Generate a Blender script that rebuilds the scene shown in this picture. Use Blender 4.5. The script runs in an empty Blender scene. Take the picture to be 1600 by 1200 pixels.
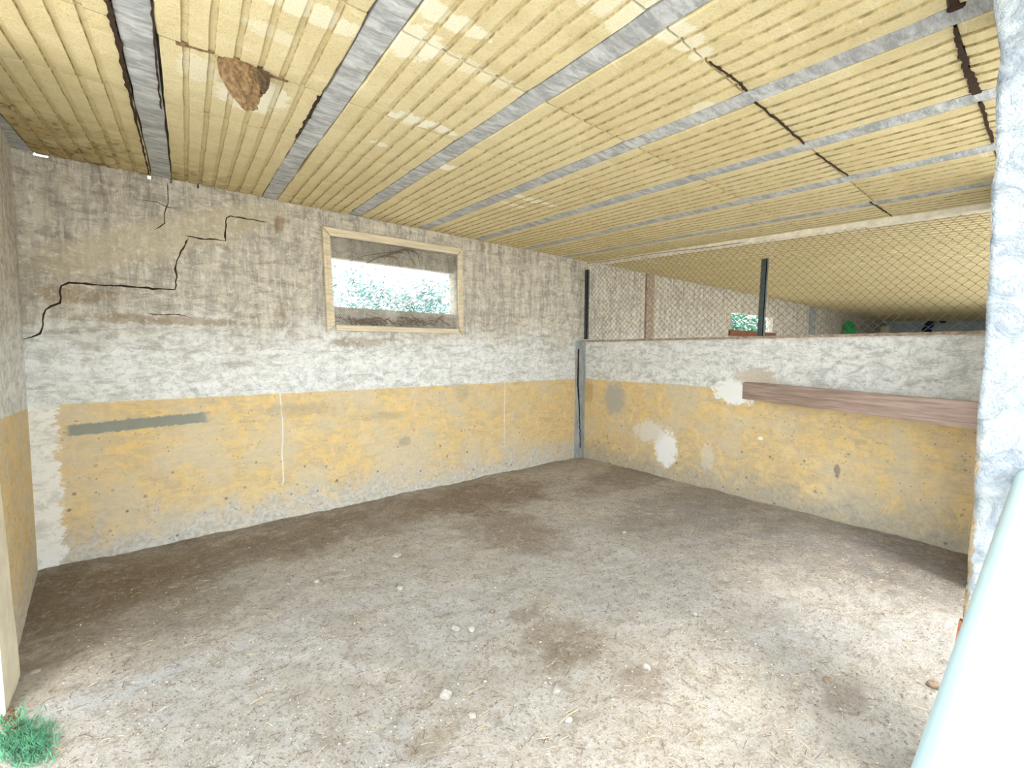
import bpy, bmesh, math, random
from mathutils import Vector, Matrix, noise
random.seed(7)
S = bpy.context.scene
COL = S.collection
rad = math.radians
# ------------------------------------------------------------------ camera
F_PX, YAW, PITCH, ROLL = 743.87, rad(41.195), rad(3.8214), rad(0.2837)
CAM = Vector((-5.2364, -4.4798, 1.5))
fwd = Vector((math.sin(YAW)*math.cos(PITCH), math.cos(YAW)*math.cos(PITCH), -math.sin(PITCH)))
rx = Vector((math.cos(YAW), -math.sin(YAW), 0)); up = rx.cross(fwd)
X2 = rx*math.cos(ROLL)+up*math.sin(ROLL); U2 = -rx*math.sin(ROLL)+up*math.cos(ROLL)
cd = bpy.data.cameras.new('camera'); cam = bpy.data.objects.new('camera', cd); COL.objects.link(cam)
cd.sensor_fit = 'HORIZONTAL'; cd.sensor_width = 36; cd.lens = 36*F_PX/1600
cd.clip_start = 0.02; cd.clip_end = 300
cam.matrix_world = Matrix(((X2.x, U2.x, -fwd.x, CAM.x), (X2.y, U2.y, -fwd.y, CAM.y), (X2.z, U2.z, -fwd.z, CAM.z), (0, 0, 0, 1)))
S.camera = cam
# ------------------------------------------------------------------ sky, sun, exposure
S.view_settings.view_transform = 'Standard'; S.view_settings.look = 'None'
S.view_settings.gamma = 1; S.view_settings.use_curve_mapping = False
S.view_settings.exposure = 1.45
wd = bpy.data.worlds.new('sky'); S.world = wd; wd.use_nodes = True
bg = wd.node_tree.nodes['Background']; bg.inputs[0].default_value = (0.84, 0.92, 1.0, 1); bg.inputs[1].default_value = 2.0
sd = bpy.data.lights.new('sun', 'SUN'); sd.energy = 1.5; sd.angle = rad(14); sd.color = (1, .95, .87)
sun = bpy.data.objects.new('sun', sd); COL.objects.link(sun)
sun.rotation_euler = Vector((0.55, 1.0, -2.0)).to_track_quat('-Z', 'Y').to_euler()
S.cycles.max_bounces = 8; S.cycles.diffuse_bounces = 6
S.cycles.use_denoising = True

# ------------------------------------------------------------------ projection helpers (pixel -> plane)
def ray(px, py): return X2*((px-800)/F_PX) - U2*((py-600)/F_PX) + fwd
def hit(px, py, n, d):
    n = Vector(n); r = ray(px, py); return CAM + r*((d-n.dot(CAM))/n.dot(r))
HC, SL = 2.7876, 0.0488          # ceiling height at the back wall, slope
TR, TB = math.tan(rad(4.775)), math.tan(rad(7.023))
def ceil_z(y): return HC + SL*y
def bw(px, py): return hit(px, py, (0, 1, 0), 0)
def rwp(px, py): return hit(px, py, (1, -TR, 0), 0)
def cl(px, py): return hit(px, py, (0, -SL, 1), HC)
def fl(px, py): return hit(px, py, (0, 0, 1), 0)
ZP, ZL = 1.130, 1.660

# ------------------------------------------------------------------ material helpers
class M:
    def __init__(s, name, rough=.9):
        s.m = bpy.data.materials.new(name); s.m.use_nodes = True
        s.t = s.m.node_tree; s.n = s.t.nodes; s.l = s.t.links
        s.b = s.n['Principled BSDF']; s.b.inputs['Roughness'].default_value = rough
        s.b.inputs['Specular IOR Level'].default_value = .25
        g = s.n.new('ShaderNodeNewGeometry'); s.P = g.outputs['Position']
        sp = s.n.new('ShaderNodeSeparateXYZ'); s.l.new(s.P, sp.inputs[0]); s.x, s.y, s.z = sp.outputs
    def put(s, sock, v):
        if hasattr(v, 'is_output'): s.l.new(v, sock)
        elif isinstance(v, tuple) and len(v) == 3 and sock.type == 'RGBA': sock.default_value = (*v, 1)
        else: sock.default_value = v
    def math(s, op, a, b=0, c=None, clamp=False):
        n = s.n.new('ShaderNodeMath'); n.operation = op; n.use_clamp = clamp
        s.put(n.inputs[0], a); s.put(n.inputs[1], b)
        if c is not None: s.put(n.inputs[2], c)
        return n.outputs[0]
    def sc(s, v, k, off=(0, 0, 0)):
        n = s.n.new('ShaderNodeMapping'); s.put(n.inputs['Vector'], v); n.inputs['Scale'].default_value = k; n.inputs['Location'].default_value = off
        return n.outputs[0]
    def noise(s, scale, detail=4, rough=.6, vec=None, dist=0, k=None, off=(0, 0, 0)):
        v = vec or s.P
        if k or off != (0, 0, 0): v = s.sc(v, k or (1, 1, 1), off)
        n = s.n.new('ShaderNodeTexNoise'); s.put(n.inputs['Vector'], v); n.inputs['Scale'].default_value = scale
        n.inputs['Detail'].default_value = detail; n.inputs['Roughness'].default_value = rough; n.inputs['Distortion'].default_value = dist
        return n.outputs['Fac']
    def voro(s, scale, vec=None, k=None, feature='F1'):
        v = vec or s.P
        if k: v = s.sc(v, k)
        n = s.n.new('ShaderNodeTexVoronoi'); n.feature = feature; s.put(n.inputs['Vector'], v); n.inputs['Scale'].default_value = scale
        return n.outputs['Distance']
    def step(s, v, a, b, lo=0.0, hi=1.0, smooth=True):
        n = s.n.new('ShaderNodeMapRange'); n.interpolation_type = 'SMOOTHSTEP' if smooth else 'LINEAR'
        s.put(n.inputs['Value'], v); n.inputs['From Min'].default_value = a; n.inputs['From Max'].default_value = b
        n.inputs['To Min'].default_value = lo; n.inputs['To Max'].default_value = hi
        return n.outputs[0]
    def mix(s, f, a, b, mode='MIX'):
        n = s.n.new('ShaderNodeMix'); n.data_type = 'RGBA'; n.blend_type = mode
        s.put(n.inputs['Factor'], f); s.put(n.inputs[6], a); s.put(n.inputs[7], b)
        return n.outputs[2]
    def mul(s, a, b): return s.math('MULTIPLY', a, b)
    def box(s, u, v, cu, cv, ru, rv, wob, soft=.15):
        """ragged oval patch (stain or paint splash): 1 inside"""
        a = s.math('DIVIDE', s.math('SUBTRACT', u, cu), ru); b = s.math('DIVIDE', s.math('SUBTRACT', v, cv), rv)
        d = s.math('ADD', s.math('MULTIPLY', a, a), s.math('MULTIPLY', b, b))
        d = s.math('ADD', d, wob)
        return s.step(d, 1-soft, 1+soft, 1, 0)
    def color(s, c): s.put(s.b.inputs['Base Color'], c)
    def bump(s, h, st=.5, dist=.01):
        n = s.n.new('ShaderNodeBump'); n.inputs['Strength'].default_value = st; n.inputs['Distance'].default_value = dist
        s.put(n.inputs['Height'], h); s.l.new(n.outputs[0], s.b.inputs['Normal'])
def simple(name, col, rough=.8, var=.25, scale=20, bump=.3, k=None, metallic=0):
    m = M(name, rough); n = m.noise(scale, 5, .65, k=k)
    m.color(m.mix(m.step(n, .3, .7), tuple(c*(1-var) for c in col), tuple(min(1, c*(1+var*.5)) for c in col)))
    m.bump(n, bump, .005); m.b.inputs['Metallic'].default_value = metallic
    return m.m
def add(m, *v):
    r = v[0]
    for q in v[1:]: r = m.math('ADD', r, q)
    return r

OCHRE = (.80, .58, .25)
def wall_mat(name, u_axis, side):
    m = M(name, .95); u = m.x if u_axis == 'x' else m.y
    sc = (1, 1, 1)
    big = m.noise(1.3, 3, .6); mid = m.noise(4.5, 5, .7, dist=1.2); fine = m.noise(26, 6, .75, dist=.6)
    swirl = m.noise(7, 8, .8, k=(1, 1, 1.8), dist=.55); speckle = m.noise(55, 5, .8); streak = m.noise(6, 7, .75, k=(1.6, 1.6, .3), off=(3, 3, 0), dist=.3); streak2 = m.noise(26, 5, .7, k=(1.5, 1.5, .16)); hst = m.noise(6, 7, .78, k=(.6, .6, 2.6), dist=.7)
    wob = m.math('MULTIPLY', m.math('SUBTRACT', m.noise(7, 5, .75), .5), 4.0)
    wobs = m.math('MULTIPLY', m.math('SUBTRACT', m.noise(14, 6, .78), .5), 5.0)
    # ----- upper zone: whitewash, grimier with height
    c = m.mix(m.step(swirl, .42, .62), (.86, .87, .85), (.60, .61, .57))
    c = m.mix(m.mul(m.step(hst, .53, .62), .6), c, (.40, .40, .36)); c = m.mix(m.mul(m.step(speckle, .58, .68), .6), c, (.30, .28, .23))
    c = m.mix(m.mul(m.step(fine, .56, .68), .55), c, (.28, .28, .24))
    if side != 'right':
        g = m.step(add(m, m.z, m.mul(big, .9), m.mul(swirl, .5)), 2.05, 2.65)
        grime = m.mix(m.step(streak, .42, .6), (.62, .56, .43), (.36, .315, .24))
        grime = m.mix(m.mul(m.step(hst, .5, .6), .55), grime, (.24, .205, .155)); grime = m.mix(m.mul(m.step(hst, .36, .44, 1, 0), .5), grime, (.74, .70, .60))
        grime = m.mix(m.mul(m.step(swirl, .52, .6), .5), grime, (.20, .17, .13))
        grime = m.mix(m.mul(m.step(streak2, .53, .62), .5), grime, (.72, .68, .58))
        c = m.mix(m.mul(g, .88), c, grime)
        drip = m.mul(m.step(streak, .56, .64), m.step(m.z, 2.35, 2.8)); c = m.mix(m.mul(drip, .6), c, (.20, .15, .08))
        if side == 'back':
            # smooth re-plastered buff band running up to the right
            v = m.math('SUBTRACT', m.z, m.mul(m.math('ADD', m.x, 5.5), .42))
            band = m.mul(m.box(m.x, v, -4.75, 2.06, .85, .15, m.mul(wob, .9), .5), .6)
            c = m.mix(band, c, m.mix(mid, (.62, .53, .34), (.50, .44, .30)))
            for (px, py, ru, rv, st) in ((437, 350, .04, .07, .6), (438, 495, .05, .11, .35), (755, 385, .03, .09, .7), (560, 535, .25, .05, .5), (120, 460, .2, .06, .5), (255, 500, .55, .035, .55), (820, 400, .04, .12, .5)):
                q = bw(px, py); c = m.mix(m.mul(m.box(m.x, m.z, q.x, q.z, ru, rv, wobs, .5), st), c, (.27, .17, .07))
    else:
        c = m.mix(m.mul(m.step(swirl, .54, .64), .4), c, (.36, .40, .42))
        c = m.mix(m.mul(m.step(streak, .56, .66), .3), c, (.45, .42, .36))
        c = m.mix(m.mul(m.step(m.z, ZL-.04, ZL-.005), .6), c, (.52, .42, .33))
    blot = m.noise(19, 9, .85); c = m.mix(m.mul(m.step(blot, .52, .6), .5), c, (.36, .34, .29)); c = m.mix(m.mul(m.step(blot, .40, .47, 1, 0), .45), c, (.93, .92, .89))
    # ----- ochre zone
    o = m.mix(m.step(swirl, .42, .58), OCHRE, (.64, .50, .29)); o = m.mix(m.mul(m.step(hst, .53, .62), .5), o, (.46, .38, .25)); o = m.mix(m.mul(m.step(speckle, .58, .68), .5), o, (.33, .26, .17))
    o = m.mix(m.mul(m.step(mid, .5, .68), .6), o, (.85, .66, .36))
    o = m.mix(m.mul(m.step(fine, .58, .7), .4), o, (.42, .35, .24))
    o = m.mix(m.mul(m.step(streak2, .55, .66), .35), o, (.74, .62, .42))
    o = m.mix(m.mul(m.step(m.noise(2.2, 4, .7, off=(9, 4, 2)), .44, .62), .6), o, (.66, .59, .44))
    fade = m.step(add(m, m.z, m.mul(m.math('SUBTRACT', mid, .5), .9), m.mul(m.math('SUBTRACT', swirl, .5), .6)), -.02, .38, 1, 0)
    foot = m.mix(m.step(fine, .4, .62), (.66, .67, .64), (.45, .44, .40)) if side != 'right' else m.mix(m.step(fine, .4, .62), (.46, .44, .38), (.30, .30, .27))
    o = m.mix(m.mul(fade, .85 if side == 'back' else .75), o, foot)
    o = m.mix(m.mul(m.step(blot, .53, .61), .35), o, (.50, .42, .28)); o = m.mix(m.mul(m.step(blot, .38, .46, 1, 0), .3), o, (.88, .74, .48))
    speck = m.mul(m.step(m.math('ADD', m.voro(9), m.mul(m.math('SUBTRACT', speckle, .5), .25)), .07, .14, 1, 0), m.step(m.z, .3, 1.0, 1, .2)); speck = m.mul(speck, m.step(m.noise(3, 2), .38, .5))
    speck2 = m.mul(m.step(m.voro(24), .10, .18, 1, 0), m.step(m.noise(6, 2), .48, .56))
    o = m.mix(m.mul(m.math('MAXIMUM', speck, m.mul(speck2, .8)), .8), o, (.16, .13, .09))
    if side == 'back':
        # cement strip, bare white edge, drips and dark smudges
        q0, q1 = bw(100, 668), bw(325, 656)
        zc = m.math('ADD', (q0.z+q1.z)/2, m.math('MULTIPLY', m.math('SUBTRACT', m.x, (q0.x+q1.x)/2), .03))
        sm = m.mul(m.step(m.math('ADD', m.math('ABSOLUTE', m.math('SUBTRACT', m.z, zc)), m.mul(m.math('SUBTRACT', fine, .5), .06)), .035, .045, 1, 0),
                   m.mul(m.step(m.math('ADD', m.x, m.mul(fine, .15)), q1.x+.02, q1.x+.12, 1, 0), m.step(m.x, -5.42, -5.38)))
        o = m.mix(m.mul(sm, .9), o, m.mix(mid, (.21, .24, .22), (.30, .32, .28)))
        ed = m.math('ADD', m.x, m.mul(m.math('SUBTRACT', m.noise(7, 6, .8, k=(.5, 1, 1)), .5), .38))
        o = m.mix(m.step(ed, -5.455, -5.44, 1, 0), o, m.mix(m.step(swirl, .48, .6), (.90, .89, .84), (.68, .68, .62)))
        for (px, w) in ((440, .006), (788, .006)):
            q = bw(px, 650); ln = m.step(m.math('ABSOLUTE', m.math('SUBTRACT', m.math('ADD', m.x, m.mul(m.math('SUBTRACT', m.noise(3, 3), .5), .06)), q.x)), w*.5, w, 1, 0)
            o = m.mix(m.mul(ln, m.step(m.z, .28, .34)), o, (.85, .83, .76))
        for (px, py, ru, rv, st) in ((722, 612, .09, .12, .25), (600, 650, .3, .04, .25), (632, 690, .07, .05, .5), (470, 640, .3, .06, .3)):
            q = bw(px, py); o = m.mix(m.mul(m.box(m.x, m.z, q.x, q.z, ru, rv, wobs, .6), st), o, (.30, .27, .21))
    if side == 'right':
        def patch(px, py, ru, rv, st, col, w, soft=.12, base=None):
            q = rwp(px, py); return m.mix(m.mul(m.box(m.y, m.z, q.y, q.z, ru, rv, w, soft), st), base, col)
        o = patch(960, 622, .17, .20, .8, (.42, .42, .37), wobs, .5, o)
        o = patch(1040, 700, .15, .22, 1, (.90, .90, .88), m.mul(wobs, .8), .35, o)
        o = patch(1015, 675, .22, .14, .75, (.78, .74, .68), wobs, .6, o)
        o = patch(1105, 715, .07, .16, .5, (.75, .73, .66), wobs, .6, o)
        o = patch(1188, 685, .025, .018, 1, (.93, .93, .92), m.mul(wobs, .3), .2, o)
        o = patch(1308, 735, .022, .07, .75, (.24, .20, .19), wobs, .4, o)
        o = patch(920, 610, .09, .16, .5, (.45, .28, .08), wobs, .6, o)
    lim = m.math('ADD', m.z, m.mul(m.math('SUBTRACT', m.noise(14, 3), .5), .02))
    if side == 'left': lim = m.math('ADD', lim, m.mul(m.math('ADD', m.y, .3), .05))
    c = m.mix(m.step(lim, ZP-.008, ZP+.004), o, c)
    if side == 'right':
        q = rwp(1150, 612); wq = m.mul(wobs, .7)
        c = m.mix(m.box(m.y, m.z, q.y, q.z, .24, .13, wq, .12), c, (.90, .90, .87))
        q = rwp(1182, 590); c = m.mix(m.mul(m.box(m.y, m.z, q.y, q.z, .22, .09, wobs, .6), .7), c, (.56, .46, .34))
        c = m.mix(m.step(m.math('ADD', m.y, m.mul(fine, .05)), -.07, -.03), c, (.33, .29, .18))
    m.color(c)
    h = add(m, m.mul(swirl, 1.0), m.mul(mid, .7), m.mul(fine, .45))
    m.bump(h, .6, .016)
    return m.m
MAT_BACK = wall_mat('plaster_back', 'x', 'back'); MAT_LEFT = wall_mat('plaster_left', 'y', 'left'); MAT_RIGHT = wall_mat('plaster_right', 'y', 'right')

def foam_mat():
    m = M('yellow_foam', .95)
    f = m.noise(90, 4, .75); mid = m.noise(5, 5, .65, dist=.7); big = m.noise(1.2, 3, .6)
    oi = m.n.new('ShaderNodeObjectInfo')
    c = m.mix(m.step(mid, .35, .65), (.74, .63, .36), (.65, .54, .29))
    c = m.mix(m.mul(oi.outputs['Random'], .35), c, (.82, .73, .46))
    c = m.mix(m.mul(m.step(f, .54, .66), .5), c, (.44, .35, .17)); c = m.mix(m.mul(m.step(m.noise(14, 7, .8), .55, .66), .35), c, (.50, .40, .19)); c = m.mix(m.mul(m.step(m.noise(8, 7, .8, k=(.4, 2, 1)), .58, .66), .5), c, (.88, .82, .62))
    c = m.mix(m.mul(m.step(big, .52, .7), .35), c, (.62, .50, .25))
    wob = m.math('MULTIPLY', m.math('SUBTRACT', m.noise(9, 6, .78), .5), 4.5)
    for (px, py, a, b, st) in ((645, 188, .13, .065, .95), (690, 203, .10, .04, .95), (592, 225, .06, .03, .8), (700, 262, .07, .045, .95), (835, 314, .24, .05, .8), (800, 320, .15, .03, .7),
                           (470, 10, .25, .06, .6), (650, 70, .10, .12, .75), (700, 30, .16, .05, .7), (740, 110, .3, .05, .4), (395, 150, .14, .20, .8), (310, 110, .08, .13, .5), (1060, 55, .2, .06, .6), (420, 50, .10, .05, .4), (980, 20, .2, .1, .5), (1100, 172, .08, .06, .5), (1000, 405, .6, .05, .4)):
        q = cl(px, py); c = m.mix(m.mul(m.box(m.x, m.y, q.x, q.y, a, b, wob, .25), st), c, (.90, .86, .68))
    # water stains in the corner over the left and back wall
    d = add(m, m.mul(m.math('ADD', m.y, 0), .75), m.mul(m.x, -.5), m.mul(m.math('SUBTRACT', mid, .5), 1.7))
    c = m.mix(m.mul(m.step(d, 1.75, 2.75), .75), c, (.38, .27, .10))
    c = m.mix(m.mul(m.mul(m.step(d, 1.8, 2.6), m.step(m.noise(16, 5, .7), .52, .62)), .8), c, (.12, .085, .04))
    m.color(c); m.bump(add(m, m.mul(f, .8), m.mul(m.noise(220, 2, .7), .5), mid), .8, .009)
    return m.m
MAT_FOAM = foam_mat()
MAT_GROOVE = simple('groove_shade', (.52, .42, .21), 1, .5, 25, .3)  # darker tone for the groove sides, painting in the recess shade
def joist_mat():
    m = M('grey_concrete', .85)
    a = m.noise(14, 6, .72, k=(.5, 1.6, 1), dist=.4); b = m.noise(30, 5, .7, k=(.5, 3, 1), dist=.8); c = m.noise(3, 3)
    col = m.mix(m.step(a, .36, .62), (.56, .57, .56), (.30, .31, .305)); col = m.mix(m.mul(m.step(b, .54, .7), .7), col, (.72, .72, .70))
    col = m.mix(m.mul(m.step(c, .5, .7), .4), col, (.30, .30, .30))
    m.color(col); m.bump(add(m, a, m.mul(b, .6)), .5, .006); return m.m
MAT_JOIST = joist_mat()
def dirt_mat():
    m = M('dry_dirt', 1.0)
    big = m.noise(1.1, 4, .6, dist=.8); mid = m.noise(5, 6, .7, dist=.6); f = m.noise(45, 6, .78); ff = m.noise(150, 4, .75)
    c = m.mix(m.step(mid, .34, .66), (.88, .80, .69), (.75, .67, .56))
    c = m.mix(m.mul(m.step(big, .46, .62), .6), c, (.80, .77, .72))
    wob = m.math('MULTIPLY', m.math('SUBTRACT', m.noise(2.6, 7, .78), .5), 6.0)
    for (px, py, a, b, st, col) in ((760, 775, .8, .45, .75, (.29, .185, .11)), (800, 830, .35, .5, .6, (.30, .19, .09)), (1000, 740, 1.2, .35, .7, (.36, .27, .21)), (1450, 890, .6, .5, .6, (.26, .23, .22)),  # dark soil; right corner and left wall patches also paint in shade
                                (300, 880, 1.6, .42, .7, (.40, .31, .22)), (560, 815, 1.6, .40, .6, (.40, .31, .22)), (100, 940, .55, .42, .75, (.36, .27, .17)), (230, 950, .5, .4, .5, (.40, .31, .20)), (880, 1000, .22, .2, .6, (.36, .25, .13)), (890, 1020, .14, .12, .4, (.25, .16, .08)), (820, 960, .1, .06, .5, (.34, .22, .11)),
                                (1100, 790, 1.2, .5, .5, (.30, .26, .23)), (1300, 850, .8, .5, .5, (.30, .28, .27)), (1000, 1070, .12, .1, .4, (.33, .22, .13)), (1320, 1090, .12, .07, .5, (.30, .20, .14)), (670, 1160, .12, .07, .5, (.46, .34, .18)),
                                (650, 985, .5, .2, .45, (.84, .81, .76)), (350, 1050, .5, .22, .55, (.84, .80, .74)), (170, 1080, .3, .1, .6, (.84, .84, .84)), (500, 960, .4, .15, .4, (.78, .76, .74)), (1060, 860, .45, .35, .5, (.72, .68, .63)), (1240, 960, .3, .3, .5, (.76, .72, .67)), (850, 1090, .35, .12, .5, (.84, .80, .72)), (1150, 1110, .3, .12, .5, (.85, .80, .66))):  # pale dusty patches; the front ones paint in light falling on the floor
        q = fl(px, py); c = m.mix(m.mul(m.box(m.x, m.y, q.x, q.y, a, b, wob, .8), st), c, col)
    # darker brown soil towards the back wall foot
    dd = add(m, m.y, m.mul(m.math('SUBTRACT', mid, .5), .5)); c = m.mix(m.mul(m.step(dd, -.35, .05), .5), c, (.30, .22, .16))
    c = m.mix(m.mul(m.step(f, .53, .62), .6), c, (.33, .26, .19)); c = m.mix(m.mul(m.step(m.noise(13, 8, .85), .53, .6), .6), c, (.42, .345, .26)); c = m.mix(m.mul(m.step(m.noise(5.5, 9, .82), .52, .60), .55), c, (.50, .42, .33)); c = m.mix(m.mul(m.step(m.noise(9, 8, .85), .40, .46, 1, 0), .5), c, (.86, .82, .75)); c = m.mix(m.mul(m.step(f, .36, .46, 1, 0), .35), c, (.80, .75, .68))
    c = m.mix(m.mul(m.step(ff, .58, .66), .55), c, (.20, .155, .11)); c = m.mix(m.mul(m.step(ff, .32, .4, 1, 0), .4), c, (.84, .80, .74))
    m.color(c); m.bump(add(m, m.mul(f, 1.2), m.mul(ff, .5), m.mul(mid, 1.5)), 1.0, .035); return m.m
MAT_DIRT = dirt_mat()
def pillar_mat():
    m = M('whitewashed_render', .9)
    a = m.noise(14, 6, .7, dist=1.6); f = m.noise(90, 4, .7); r = m.noise(4, 4, .6)
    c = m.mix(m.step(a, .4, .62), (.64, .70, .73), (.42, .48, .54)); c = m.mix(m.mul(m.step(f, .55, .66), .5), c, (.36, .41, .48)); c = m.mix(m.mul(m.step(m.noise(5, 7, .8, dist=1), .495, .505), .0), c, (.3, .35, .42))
    # chipped arris: bare sandy render along the inner edge
    e = m.math('ADD', m.y, m.mul(m.math('SUBTRACT', m.noise(9, 5, .7), .5), .07)); c = m.mix(m.mul(m.step(e, -4.352, -4.345), m.step(m.z, 1.15, 1.3, 1, 0)), c, (.56, .45, .29))
    m.color(c); m.bump(add(m, m.mul(a, 1.4), m.mul(f, .5), m.mul(r, 1)), 1.0, .03); return m.m
MAT_PILLAR = pillar_mat()
MAT_CREAM = simple('cream_render', (.80, .74, .58), .9, .15, 6, .5)
MAT_CEMENT = simple('grey_cement', (.36, .38, .37), .9, .35, 14, .8, k=(1, 1, .3))
MAT_BRICKTOP = simple('rough_mortar', (.43, .33, .25), 1, .45, 25, 1)
MAT_WOOD = simple('brown_wood', (.40, .295, .245), .7, .35, 6, .25, k=(1, .35, 9))
MAT_FRAME = simple('pale_wood', (.70, .60, .42), .7, .22, 12, .4, k=(1, 1, 5))
MAT_FRAMEH = simple('pale_wood_flat', (.72, .62, .44), .7, .22, 12, .4, k=(.3, 1, 6))
MAT_STEEL = simple('dark_steel', (.075, .09, .085), .55, .3, 30, .2, metallic=.3)
MAT_WIRE = simple('wire', (.20, .18, .155), .5, .2, 30, 0, metallic=.5)
MAT_WIREF = simple('fine_wire', (.30, .28, .23), .5, .2, 30, 0, metallic=.4)
MAT_PIPE = simple('pale_blue_paint', (.37, .50, .53), .35, .06, 5, .05)
MAT_CRACK = simple('crack_dark', (.045, .025, .015), 1, .3, 30, 0)
MAT_MUD = simple('dried_mud', (.25, .16, .08), 1, .5, 60, 1)
MAT_MUD2 = simple('dark_mud', (.13, .085, .05), 1, .5, 60, 1)
MAT_STONE = simple('pale_stone', (.42, .39, .34), .9, .3, 40, .8)
MAT_STONED = simple('dark_clod', (.27, .20, .14), 1, .4, 40, 1)
MAT_GRAV = simple('gravel', (.62, .57, .49), 1, .4, 40, .5)
MAT_STRAW = simple('straw', (.60, .49, .30), .8, .4, 30, .2)
MAT_STRAWD = simple('brown_twig', (.20, .12, .07), .8, .4, 30, .2)
MAT_GRASS = simple('green_grass', (.16, .40, .24), .6, .5, 20, .1)
MAT_LIP = simple('white_plaster', (.85, .80, .66), .9, .2, 12, .7)
MAT_LEAF = simple('pale_leaf', (.09, .24, .22), .6, .4, 3, .1)
MAT_LEAFD = simple('dark_leaf', (.06, .20, .11), .6, .5, 5, .1)
MAT_BRANCH = simple('pale_branch', (.42, .50, .46), .8, .3, 20, .2)
MAT_SAND = simple('sand_ground', (.62, .59, .55), 1, .15, 3, .4)
MAT_SLAB = simple('roof_slab', (.30, .27, .22), 1, .3, 6, .4)
MAT_RUST = simple('rusty_iron', (.25, .10, .05), .8, .4, 40, .6)
MAT_BLUE = simple('navy_cloth', (.03, .05, .14), .9, .4, 20, .3)
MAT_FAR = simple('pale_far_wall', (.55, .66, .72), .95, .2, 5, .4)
MAT_GREENP = simple('green_plastic', (.02, .40, .10), .4, .2, 20, 0)

# ------------------------------------------------------------------ mesh helpers
def link(name, bm, mat, parent=None, smooth=False):
    me = bpy.data.meshes.new(name); bm.to_mesh(me); bm.free()
    if smooth:
        for p in me.polygons: p.use_smooth = True
    for q in (mat if isinstance(mat, list) else [mat]): me.materials.append(q)
    o = bpy.data.objects.new(name, me); COL.objects.link(o); o.parent = parent
    return o
def tag(o, label=None, cat=None, group=None, kind=None):
    for k, v in (('label', label), ('category', cat), ('group', group), ('kind', kind)):
        if v: o[k] = v
    return o
def empty(name, loc=(0, 0, 0)):
    o = bpy.data.objects.new(name, None); o.location = loc; COL.objects.link(o); return o
def box(bm, x0, x1, y0, y1, z0, z1, mi=0):
    vs = [bm.verts.new(p) for p in ((x0, y0, z0), (x1, y0, z0), (x1, y1, z0), (x0, y1, z0), (x0, y0, z1), (x1, y0, z1), (x1, y1, z1), (x0, y1, z1))]
    for f in ((0, 3, 2, 1), (4, 5, 6, 7), (0, 1, 5, 4), (1, 2, 6, 5), (2, 3, 7, 6), (3, 0, 4, 7)): bm.faces.new([vs[i] for i in f]).material_index = mi
    return vs
def hexa(bm, pts):
    vs = [bm.verts.new(p) for p in pts]
    for f in ((0, 3, 2, 1), (4, 5, 6, 7), (0, 1, 5, 4), (1, 2, 6, 5), (2, 3, 7, 6), (3, 0, 4, 7)): bm.faces.new([vs[i] for i in f])
    return vs
def tube(bm, pts, r, n=4, closed_ends=True):
    pts = [Vector(p) for p in pts]; rings = []
    rs = r if isinstance(r, (list, tuple)) else [r]*len(pts)
    for i, p in enumerate(pts):
        t = (pts[min(i+1, len(pts)-1)]-pts[max(i-1, 0)]).normalized()
        a = t.cross(Vector((0, 0, 1)) if abs(t.z) < .9 else Vector((1, 0, 0))).normalized(); b = t.cross(a)
        rings.append([bm.verts.new(p+(a*math.cos(k*math.tau/n)+b*math.sin(k*math.tau/n))*rs[i]) for k in range(n)])
    for u, v in zip(rings, rings[1:]):
        for k in range(n): bm.faces.new((u[k], u[(k+1) % n], v[(k+1) % n], v[k]))
    if closed_ends: bm.faces.new(rings[0][::-1]); bm.faces.new(rings[-1])
def roughen(bm, amp, sc, seed=0, cut=0):
    for v in bm.verts:
        p = v.co*sc+Vector((seed, seed*.7, 0)); d = Vector((noise.noise(p), noise.noise(p+Vector((31, 0, 0))), noise.noise(p+Vector((0, 47, 0)))))
        v.co += d*amp
def fix(bm): bmesh.ops.recalc_face_normals(bm, faces=bm.faces)

# ------------------------------------------------------------------ floor and outside ground
def floor_h(x, y):
    p = Vector((x, y, 0))
    h = .016*noise.noise(p*2.1)+.010*noise.noise(p*6.5)+.0065*noise.noise(p*17)+.004*noise.noise(p*40)
    e = max(0, 1+y/.5) if y < 0 else 1
    return h+.018*e*noise.noise(Vector((x*1.6, 3, 5)))
def grid(name, x0, x1, y0, y1, step, mat, hf):
    nx, ny = int((x1-x0)/step)+1, int((y1-y0)/step)+1
    vs = []
    for j in range(ny+1):
        for i in range(nx+1):
            x = x0+(x1-x0)*i/nx; y = y0+(y1-y0)*j/ny; vs.append((x, y, hf(x, y)))
    fs = [(j*(nx+1)+i, j*(nx+1)+i+1, (j+1)*(nx+1)+i+1, (j+1)*(nx+1)+i) for j in range(ny) for i in range(nx)]
    me = bpy.data.meshes.new(name); me.from_pydata(vs, [], fs); me.materials.append(mat)
    for p in me.polygons: p.use_smooth = True
    o = bpy.data.objects.new(name, me); COL.objects.link(o); return o
tag(grid('floor', -5.75, .12, -4.55, .1, .02, MAT_DIRT, floor_h), 'dusty grey brown dirt floor with dark patches by the walls', kind='structure')
bm = bmesh.new(); box(bm, -60, 60, -60, 60, -.3, -.06)
tag(link('ground', bm, MAT_SAND), 'pale sandy ground outside the stall', kind='structure')

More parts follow.
